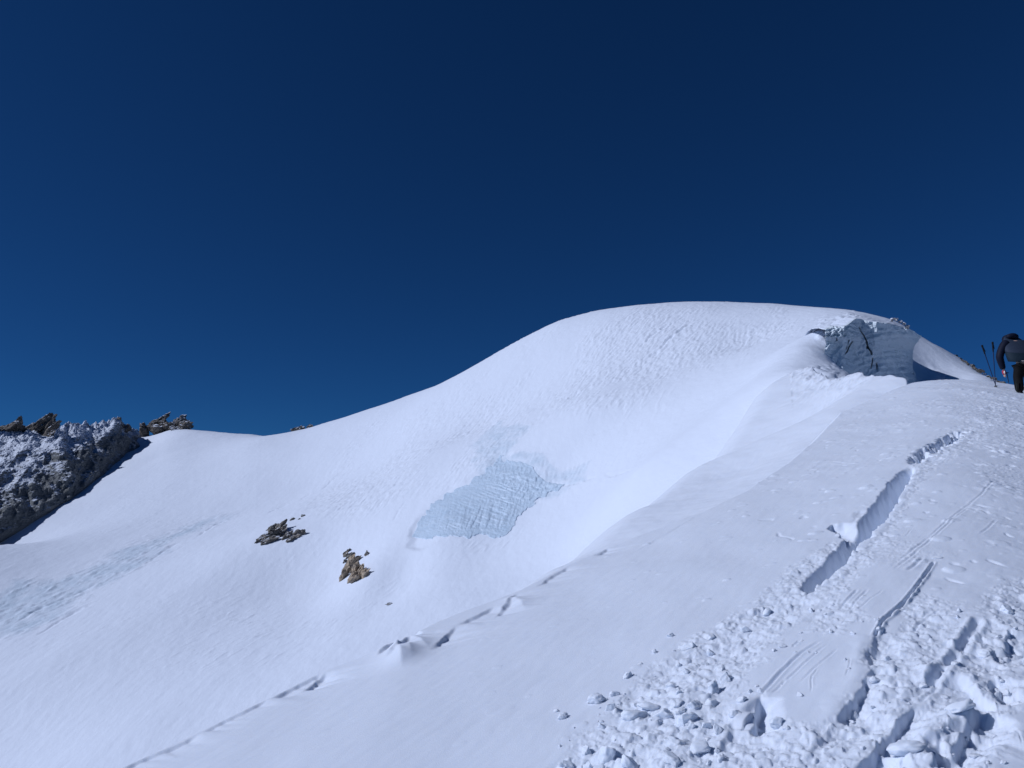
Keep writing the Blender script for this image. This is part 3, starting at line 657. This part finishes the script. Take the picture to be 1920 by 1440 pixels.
slabs("rock", [on_far(558,1003,.2) + ((.55,.6,1.3),66), on_far(543,1013,.2) + ((.35,.5,1.1),62), on_far(551,1008,.2) + ((.3,.5,1.0),70)], M_dark, "curved dark rock, lowest and furthest right of the streaky outcrop", "rock", 22)
for i, (px, py, s_, lb) in enumerate([(546,975,.55,"small dark rock in snow above the wedge shaped rock"),(568,968,.5,"small dark rock highest and furthest right above the streaky outcrop"),(561,974,.28,"tiny dark stone just left of the highest small rock")]):
    slabs("rock", [on_far(px, py, .1) + ((s_ * .55, s_ * .6, s_), 60)], M_dark, lb, "rock", 30 + i, sub_=3)
sh = []
for (px, py, sx, sz, an) in [(657,1062,.45,2.1,22),(652,1073,.5,1.8,14),(662,1056,.45,1.6,26),(665,1068,.4,1.5,18),(646,1082,.35,1.0,8),(674,1076,.45,1.2,28),(682,1079,.4,1.0,34),(670,1086,.4,.9,20),(659,1088,.4,.9,16),(668,1076,.5,1.2,0),(676,1068,.35,.8,-30),(684,1075,.3,.6,-35)]:
    w = on_far(px, py, .15); sh.append(w + ((sx * 1.35, .8, sz * 1.05), an))
slabs("rock_outcrop", sh, M_warm, "brown and rust coloured layered rock outcrop low in the snow bowl", "rock", 40)
slabs("rock", [on_far(650,1037,.1) + ((.35,.5,.8),20), on_far(656,1042,.1) + ((.3,.5,.7),50), on_far(648,1042,.1) + ((.3,.4,.7),10)], M_dark, "small broken grey rock directly above the brown outcrop", "rock", 41, sub_=3)
slabs("rock", [on_far(646,1054,.1) + ((.25,.4,.6),35)], M_dark, "small dark stone left of the top of the brown outcrop", "rock", 42, sub_=3)
slabs("rock", [on_far(688,1040,.1) + ((.4,.4,.45),30), on_far(690,1040,.1) + ((.15,.3,.5),-50)], M_dark, "small greenish rock right of the top of the brown outcrop", "rock", 43, sub_=3)
slabs("rock", [on_far(733,1132,.1) + ((.55,.4,.14),0)], M_dark, "thin grey rock sliver in smooth snow below the blue ice", "rock", 44, sub_=3)
# rocks along the right-hand arete
rng = random.Random(77)
ar = [(1757,647),(1800,671),(1850,702),(1890,723)]
for i in range(26):
    px = 1792 + i * 4.0 + rng.uniform(-1, 1); py = np.interp(px, [q[0] for q in ar], [q[1] for q in ar]) + rng.uniform(0, 2.5)
    y = float(np.interp(px, [1757,1800,1850,1890], [91,84,75,69])) - rng.uniform(.3, 1.2); s_ = rng.uniform(.10, .28)
    slabs("rock", [(px, py, y, (s_ * 1.5, s_, s_ * .8), rng.uniform(10, 50))], M_dark if i % 3 else M_tower, "small brown rock in the line of stones along the right hand snow crest", "rock", 300 + i, "stones along the right hand crest", sub_=2)
for i, (px, py) in enumerate([(1672,597),(1680,597),(1688,600),(1695,604),(1702,611)]):
    slabs("rock", [(px, py + 2.5, 91.5, (.32, .4, .25), 25)], rock_mat("crusted_rock_%d" % i, (.2, .18, .17), (.3, .28, .27), (.42, .38, .37), 1, 1.5, (.1, .9, 0), -.25) if i == 0 else bpy.data.materials["crusted_rock_0"],
          "snow crusted stone on the skyline above the ice cliff", "rock", 400 + i, "stones above the ice cliff", sub_=3)

# ------------------------------------------------------------------ snow blocks lying on the near slope
def block(px, py, w, h, seed, an=0, label=None, cat="snow block", group=None, dep=1.0, name="snow_block", slab=False):
    rng = random.Random(seed); x, y = W(px, py); sc = y / FPX; zg = zN(x, y); a = w * sc * .5; c = h * sc * .5
    bm = chunk(rng, (a, max(a, c) * .8 * dep, c * 1.0), 4, 10 if not slab else 6, .05, Euler((rng.uniform(-.2, .2), math.radians(an), rng.uniform(-.6, .6))), seed)
    o = bm_obj(name, bm, M_near, None, True, (x, y, zg + c * .15)); tag(o, label, cat, group); return o
for i, (px, py, w, h, an, lb) in enumerate([
  (1228,1223,13,10,0,"small lone snow lump, highest on the smooth slope left of the debris"),
  (1174,1265,26,12,-35,"narrow tilted snow lump just left of the debris belt"),
  (1118,1311,34,24,0,"large rounded snow block with pitted top, left of the debris"),
  (1144,1326,26,24,0,"rounded snow block touching the lower right of the large pitted one"),
  (1152,1299,22,16,-30,"small wedge of snow just above the two rounded blocks"),
  (1055,1341,22,15,-15,"snow block lying alone furthest left on the smooth slope"),
  (1044,1330,13,10,-20,"little snow lump just above the furthest left block"),
  (1127,1359,17,17,0,"upright little snow block below the two rounded ones"),
  (1188,1338,52,28,0,"broad bright flat faced snow block at the debris edge"),
  (1218,1320,46,18,5,"long low snow block behind the bright flat faced one"),
  (1101,1408,20,27,5,"upright barrel shaped snow block at the bottom of the picture"),
  (1104,1432,26,24,0,"squat snow block in front of the barrel shaped one"),
  (1140,1418,36,40,25,"big leaning snow block right of the barrel shaped one"),
  (1062,1432,30,18,20,"low snow mound at the bottom, left of the barrel shaped block"),
  (1245,1335,40,28,-15,"grey sided angular snow block right of the bright flat faced one"),
  (1268,1322,26,24,0,"pyramid shaped snow block in the middle of the debris"),
  (1300,1322,34,26,0,"white lit snow block right of the pyramid shaped one"),
  (1336,1290,24,34,10,"tall grey snow block beside the packed track"),
  (1360,1270,22,26,-10,"upright angular snow block at the upper edge of the packed track"),
  (1332,1312,30,26,0,"snow block casting a dark shadow onto the packed track"),
  (1285,1345,52,34,0,"widest rounded snow block in the middle of the debris"),
  (1325,1350,26,24,0,"crumbly snow block right of the widest one"),
  (1345,1362,20,24,0,"smooth drop shaped snow block near the packed track"),
  (1262,1395,44,30,0,"rough snow block below the widest one"),
  (1310,1400,46,22,-10,"flat snow slab resting near the bottom of the debris"),
  (1255,1432,40,26,25,"snow block at the bottom edge, in deep shade on its right"),
  (1180,1430,40,30,60,"thin upright snow plates at the bottom edge"),
  (1330,1195,26,14,0,"rounded snow lump in the upper debris belt"),
  (1395,1180,24,18,0,"bright faceted snow lump high in the debris belt"),
  (1438,1143,24,14,-20,"snow lump below the lower end of the long crack"),
  (1290,1212,36,22,0,"smooth snow block in the upper left of the debris"),
  (1378,1332,26,22,0,"snow corner block at the tip of the packed slab"),
  (1455,1345,26,34,60,"upright snow plate with a bright edge beside the short dark slot"),
  (1865,1285,24,44,25,"tall triangular snow plate standing at the right side"),
  (1640,1262,20,18,0,"snow lump where the curved crack widens"),
  (1850,1215,34,26,0,"smooth rounded snow block in the right hand debris"),
  (1890,1140,30,22,0,"pale snow block high in the right hand debris"),
  (1800,1330,60,24,-20,"flat tilted snow slab below the right hand debris"),
  (1700,1395,70,26,-12,"broad flat snow slab at the bottom right"),
  (1756,1041,22,8,0,"bright flat snow pat on the ski track"),
  (1826,1398,26,9,0,"small flat snow pat beside the lower right crack")]):
    block(px, py, w, h, 1000 + i, an, lb, slab=w > 44)
rng = random.Random(5); GL = "one of many small crumbs of snow scattered on and beside the broken debris"
n = 0
while n < 150:
    if n < 45: px = rng.uniform(1010, 1240); py = rng.uniform(1240, 1440); w = rng.choice([3, 4, 5, 6, 9])
    elif n < 85: px = rng.uniform(1240, 1480); py = rng.uniform(1180, 1440); w = rng.uniform(7, 22)
    else: px = rng.uniform(1480, 1915); py = rng.uniform(1120, 1440); w = rng.uniform(5, 18)
    if n < 45 and (px - 1010) / 230 + (py - 1240) / 260 < .75: continue
    block(px, py, w, w * rng.uniform(.55, .9), 2000 + n, rng.uniform(-40, 40), GL, "snow lump", "crumbs of broken snow", name="snow_lump"); n += 1

# ------------------------------------------------------------------ climber and poles
def skin(name, verts, edges, radii, mat, parent=None, loc=None, sub_=2):
    me = bpy.data.meshes.new(name); me.from_pydata(verts, edges, []); o = bpy.data.objects.new(name, me); C.objects.link(o)
    o.modifiers.new("skin", 'SKIN'); 
    if not me.skin_vertices: me.skin_vertices.new()
    for i, v in enumerate(me.skin_vertices[0].data):
        q = radii[i]; v.radius = q if isinstance(q, tuple) else (q, q); v.use_root = (i == 0)
    m = o.modifiers.new("sub", 'SUBSURF'); m.levels = sub_; m.render_levels = sub_
    dg = bpy.context.evaluated_depsgraph_get(); nm = bpy.data.meshes.new_from_object(o.evaluated_get(dg)); nm.name = name
    bpy.data.objects.remove(o); o = link(name, nm, mat, parent)
    if loc is not None: o.location = loc
    return o
def chain(*pts):
    v = [p[:3] for p in pts]; return v, [(i, i + 1) for i in range(len(v) - 1)], [p[3] for p in pts]
class Sk:
    def __init__(s): s.v = []; s.e = []; s.r = []
    def add(s, p, r, par=None):
        s.v.append(p); s.r.append(r); i = len(s.v) - 1
        if par is not None: s.e.append((par, i))
        return i
    def run(s, par, *pr):
        for p, r in pr: par = s.add(p, r, par)
        return par
fx, fy, fz = P(1925, 738, 21); fz = float(A(fx, fy))
root = bpy.data.objects.new("person", None); C.objects.link(root); root.location = (fx, fy, fz - .02); root.scale = (1.06, 1.06, 1.05)
tag(root, "bending person in dark jacket with grey back panel and black trousers, at the right edge", "person")
K_skin = plain("skin", (.55, .36, .28), .5, .002, 60); K_navy = plain("navy_fabric", (.003, .006, .020), .7, .004, 40)
K_grey = plain("grey_fabric", (.024, .036, .062), .75, .004, 40); K_teal = plain("teal_fabric", (.008, .020, .034), .75, .004, 40)
K_blk = plain("black_fabric", (.003, .003, .004), .8, .004, 40); K_red = plain("red_glove", (.42, .04, .06), .6, .002, 50); K_wht = plain("pale_patch", (.7, .68, .68), .6)
b = Sk()
pel = b.add((0, 0, .84), (.15, .12)); wa = b.run(pel, ((0, .05, .98), (.14, .11)), ((0, .14, 1.15), (.15, .11)), ((0, .25, 1.33), (.16, .12)), ((0, .33, 1.44), (.12, .10)))
hd = b.run(wa, ((0, .43, 1.48), .055), ((0, .52, 1.48), (.08, .09)), ((0, .60, 1.43), (.085, .10)), ((0, .67, 1.37), (.065, .07)))
for sd in (-1, 1):
    sh_ = b.run(wa, ((sd * .19, .30, 1.42), .065)); el_ = b.run(sh_, ((sd * .33, .25, 1.22), .050), ((sd * .42, .24, 1.02), .043))
    wr = b.run(el_, ((sd * .38, .27, .82), .038), ((sd * .335, .30, .66), .027)); pm = b.run(wr, ((sd * .325, .315, .59), (.040, .022)))
    for j, (oy, ln) in enumerate([(-.030, .062), (-.010, .074), (.010, .070), (.030, .055)]):
        b.run(pm, ((sd * .325, .315 + oy, .555), .010), ((sd * .318, .318 + oy, .555 - ln * .5), .009), ((sd * .298, .320 + oy, .555 - ln * .8), .008))
    b.run(pm, ((sd * .30, .335, .575), .010), ((sd * .285, .345, .545), .009))
    hp = b.run(pel, ((sd * .10, 0, .78), .095)); b.run(hp, ((sd * .14, .07, .45), .062), ((sd * .15, .03, .12), .042), ((sd * .15, .02, .04), .045), ((sd * .16, .14, .03), .04))
body = skin("body", b.v, b.e, b.r, K_skin, root)
# face: nose, brow and ears pushed out of the bowed head
def ell(name, c, r, mat, parent, rot=(0, 0, 0), sub_=3):
    bm = bmesh.new(); bmesh.ops.create_icosphere(bm, subdivisions=sub_, radius=1)
    for v in bm.verts: v.co = Vector((v.co.x * r[0], v.co.y * r[1], v.co.z * r[2]))
    o = bm_obj(name, bm, mat, parent, True, c); o.rotation_euler = rot; return o
ell("nose", (0, .70, 1.33), (.014, .022, .02), K_skin, body)
for sd in (-1, 1): ell("ear", (sd * .085, .58, 1.43), (.012, .02, .03), K_skin, body); ell("eye", (sd * .032, .69, 1.36), (.013, .013, .012), K_wht, body)
ell("hair", (0, .585, 1.475), (.094, .12, .10), K_blk, body, (.5, 0, 0))
# jacket: torso shell with back panel and sleeves
def shell(name, rings, mat, parent, n=28, thick=.012, seed=0):
    """open garment tube from elliptical rings (x, y, z, rx, ry, tilt)"""
    bm = bmesh.new(); R_ = []
    for k, (x, y, z, rx_, ry_, ti) in enumerate(rings):
        row = []
        for i in range(n):
            a = 2 * math.pi * i / n; wv = 1 + .035 * mnoise.noise(Vector((math.cos(a) * 2, math.sin(a) * 2, z * 7 + seed)))
            px_ = math.cos(a) * rx_ * wv; py_ = math.sin(a) * ry_ * wv
            row.append(bm.verts.new((x + px_, y + py_ * math.cos(ti), z + py_ * math.sin(ti))))
        R_.append(row)
    for a_, b_ in zip(R_[:-1], R_[1:]):
        for i in range(n): bm.faces.new((a_[i], a_[(i + 1) % n], b_[(i + 1) % n], b_[i]))
    o = bm_obj(name, bm, mat, parent, True); s_ = o.modifiers.new("thick", 'SOLIDIFY'); s_.thickness = thick; s_.offset = 0
    u = o.modifiers.new("sub", 'SUBSURF'); u.levels = 1; u.render_levels = 1; return o
shell("jacket_hem", [(0, .06, .87, .33, .21, .25), (0, .06, .95, .355, .215, .25), (0, .09, 1.03, .36, .22, .3), (0, .12, 1.12, .352, .22, .35), (0, .135, 1.155, .345, .215, .35)], K_teal, root, seed=1)
jk = shell("jacket", [(0, .13, 1.14, .35, .215, .35), (0, .17, 1.24, .345, .215, .4), (0, .22, 1.34, .325, .21, .45), (0, .27, 1.45, .28, .19, .55), (0, .32, 1.55, .21, .16, .65), (0, .38, 1.61, .14, .13, .8), (0, .44, 1.63, .09, .10, .9)], K_grey, root, seed=2)
for sd in (-1, 1):
    v, e, rr = chain((sd * .17, .28, 1.46, .12), (sd * .27, .27, 1.38, .12), (sd * .40, .25, 1.18, .105), (sd * .46, .24, 1.03, .098), (sd * .40, .27, .84, .085), (sd * .35, .30, .70, .066))
    skin("sleeve", v, e, rr, K_navy, root)
v, e, rr = chain((-.16, .34, 1.58, .06), (-.06, .32, 1.63, .09), (.06, .32, 1.63, .09), (.16, .34, 1.58, .06)); skin("hood", v, e, rr, K_navy, root)
ell("hood_crown", (0, .50, 1.57), (.15, .17, .13), K_navy, root, (.4, 0, 0))
ell("undershirt_hem", (-.07, -.03, .85), (.125, .12, .035), plain("pale_shirt", (.55, .50, .46), .7), root, (0, .12, 0))
ell("undershirt_hem", (.13, 0, .88), (.09, .10, .035), bpy.data.materials["pale_shirt"], root, (0, -.5, 0))
t_ = Sk(); p0 = t_.add((0, .02, .80), (.17, .135)); 
for sd in (-1, 1):
    h_ = t_.run(p0, ((sd * .11, .02, .70), (.135, .135))); t_.run(h_, ((sd * .14, .07, .45), (.118, .12)), ((sd * .15, .04, .22), (.112, .112)), ((sd * .15, .02, .04), (.12, .12)))
skin("trousers", t_.v, t_.e, t_.r, K_blk, root)
for sd in (-1, 1):
    v, e, rr = chain((sd * .15, -.05, .03, .062), (sd * .15, .05, .04, .066), (sd * .16, .16, .02, .052)); skin("boot", v, e, rr, K_blk, root)
    v, e, rr = chain((sd * .345, .30, .70, .052), (sd * .33, .31, .62, .050), (sd * .322, .315, .56, .045)); g_ = skin("glove", v, e, rr, K_red, root)
    ell("glove_patch", (sd * .345, .27, .625), (.02, .022, .045), K_wht, g_)
def rod(bm, a, b_, r0, r1, n=10):
    a = Vector(a); b_ = Vector(b_); d_ = (b_ - a); q = d_.to_track_quat('Z', 'Y'); m = bmesh.ops.create_cone(bm, cap_ends=True, segments=n, radius1=r0, radius2=r1, depth=d_.length)
    for v in m['verts']: v.co = q @ v.co + (a + b_) / 2
bm = bmesh.new(); rod(bm, (-.29, -.07, .10), (-.29, -.07, .30), .012, .012); rod(bm, (-.31, -.07, .30), (-.24, -.06, .31), .012, .010); rod(bm, (-.28, -.07, .03), (-.30, -.07, .10), .02, .012)
bm_obj("ankle_strap", bm, plain("strap", (.02, .025, .02), .7), root)
# short ice tool held in the left hand
tx, ty, tz = fx - .30, fy + .31, fz
tr_ = bpy.data.objects.new("ice_axe", None); C.objects.link(tr_); tr_.location = (tx, ty, tz + .5); tag(tr_, "short dark ice axe hanging from the red gloved hand of the bending person", "ice axe")
K_steel = plain("dark_steel", (.03, .045, .09), .4, metal=.4)
bm = bmesh.new(); rod(bm, (.01, 0, .12), (.035, 0, -.14), .014, .011); rod(bm, (.035, 0, -.14), (.04, 0, -.20), .010, .002); bm_obj("shaft", bm, K_steel, tr_)
bm = bmesh.new(); rod(bm, (-.06, 0, .10), (.01, 0, .13), .006, .013); rod(bm, (.01, 0, .13), (.07, 0, .12), .013, .010); bm_obj("axe_head", bm, K_steel, tr_)
K_pole = plain("pole_blue", (.012, .02, .06), .45); K_grip = plain("grip_foam", (.006, .007, .010), .85)
def pole(tip, top, y, lab):
    a = Vector(P(tip[0], tip[1], y)); b_ = Vector(P(top[0], top[1], y + .05)); r_ = bpy.data.objects.new("ski_pole", None); C.objects.link(r_); r_.location = a
    tag(r_, lab, "ski pole", "two ski poles planted beside the climber"); d_ = b_ - a; f = lambda t: d_ * t
    bm = bmesh.new(); rod(bm, f(-.12), f(.80), .009, .013); bm_obj("shaft", bm, K_pole, r_)
    bm = bmesh.new(); rod(bm, f(.78), f(.86), .017, .022); rod(bm, f(.86), f(.96), .022, .020); rod(bm, f(.955), f(1.0), .030, .024); bm_obj("grip", bm, K_grip, r_)
    bm = bmesh.new(); rod(bm, f(.02), f(.035), .045, .02, 14); bm_obj("basket", bm, K_grip, r_)
    bm = bmesh.new(); rod(bm, f(.95) + Vector((.02, 0, 0)), f(.84) + Vector((.045, 0, 0)), .007, .006, 6); rod(bm, f(.84) + Vector((.045, 0, 0)), f(.90) + Vector((.015, -.01, 0)), .006, .006, 6); bm_obj("wrist_strap", bm, K_grip, r_)
pole((1868, 726), (1841, 647), 22, "left ski pole, planted leaning far over to the left beside the climber")
pole((1867, 726), (1861, 641), 22.2, "right ski pole of the pair, standing almost upright beside the climber")
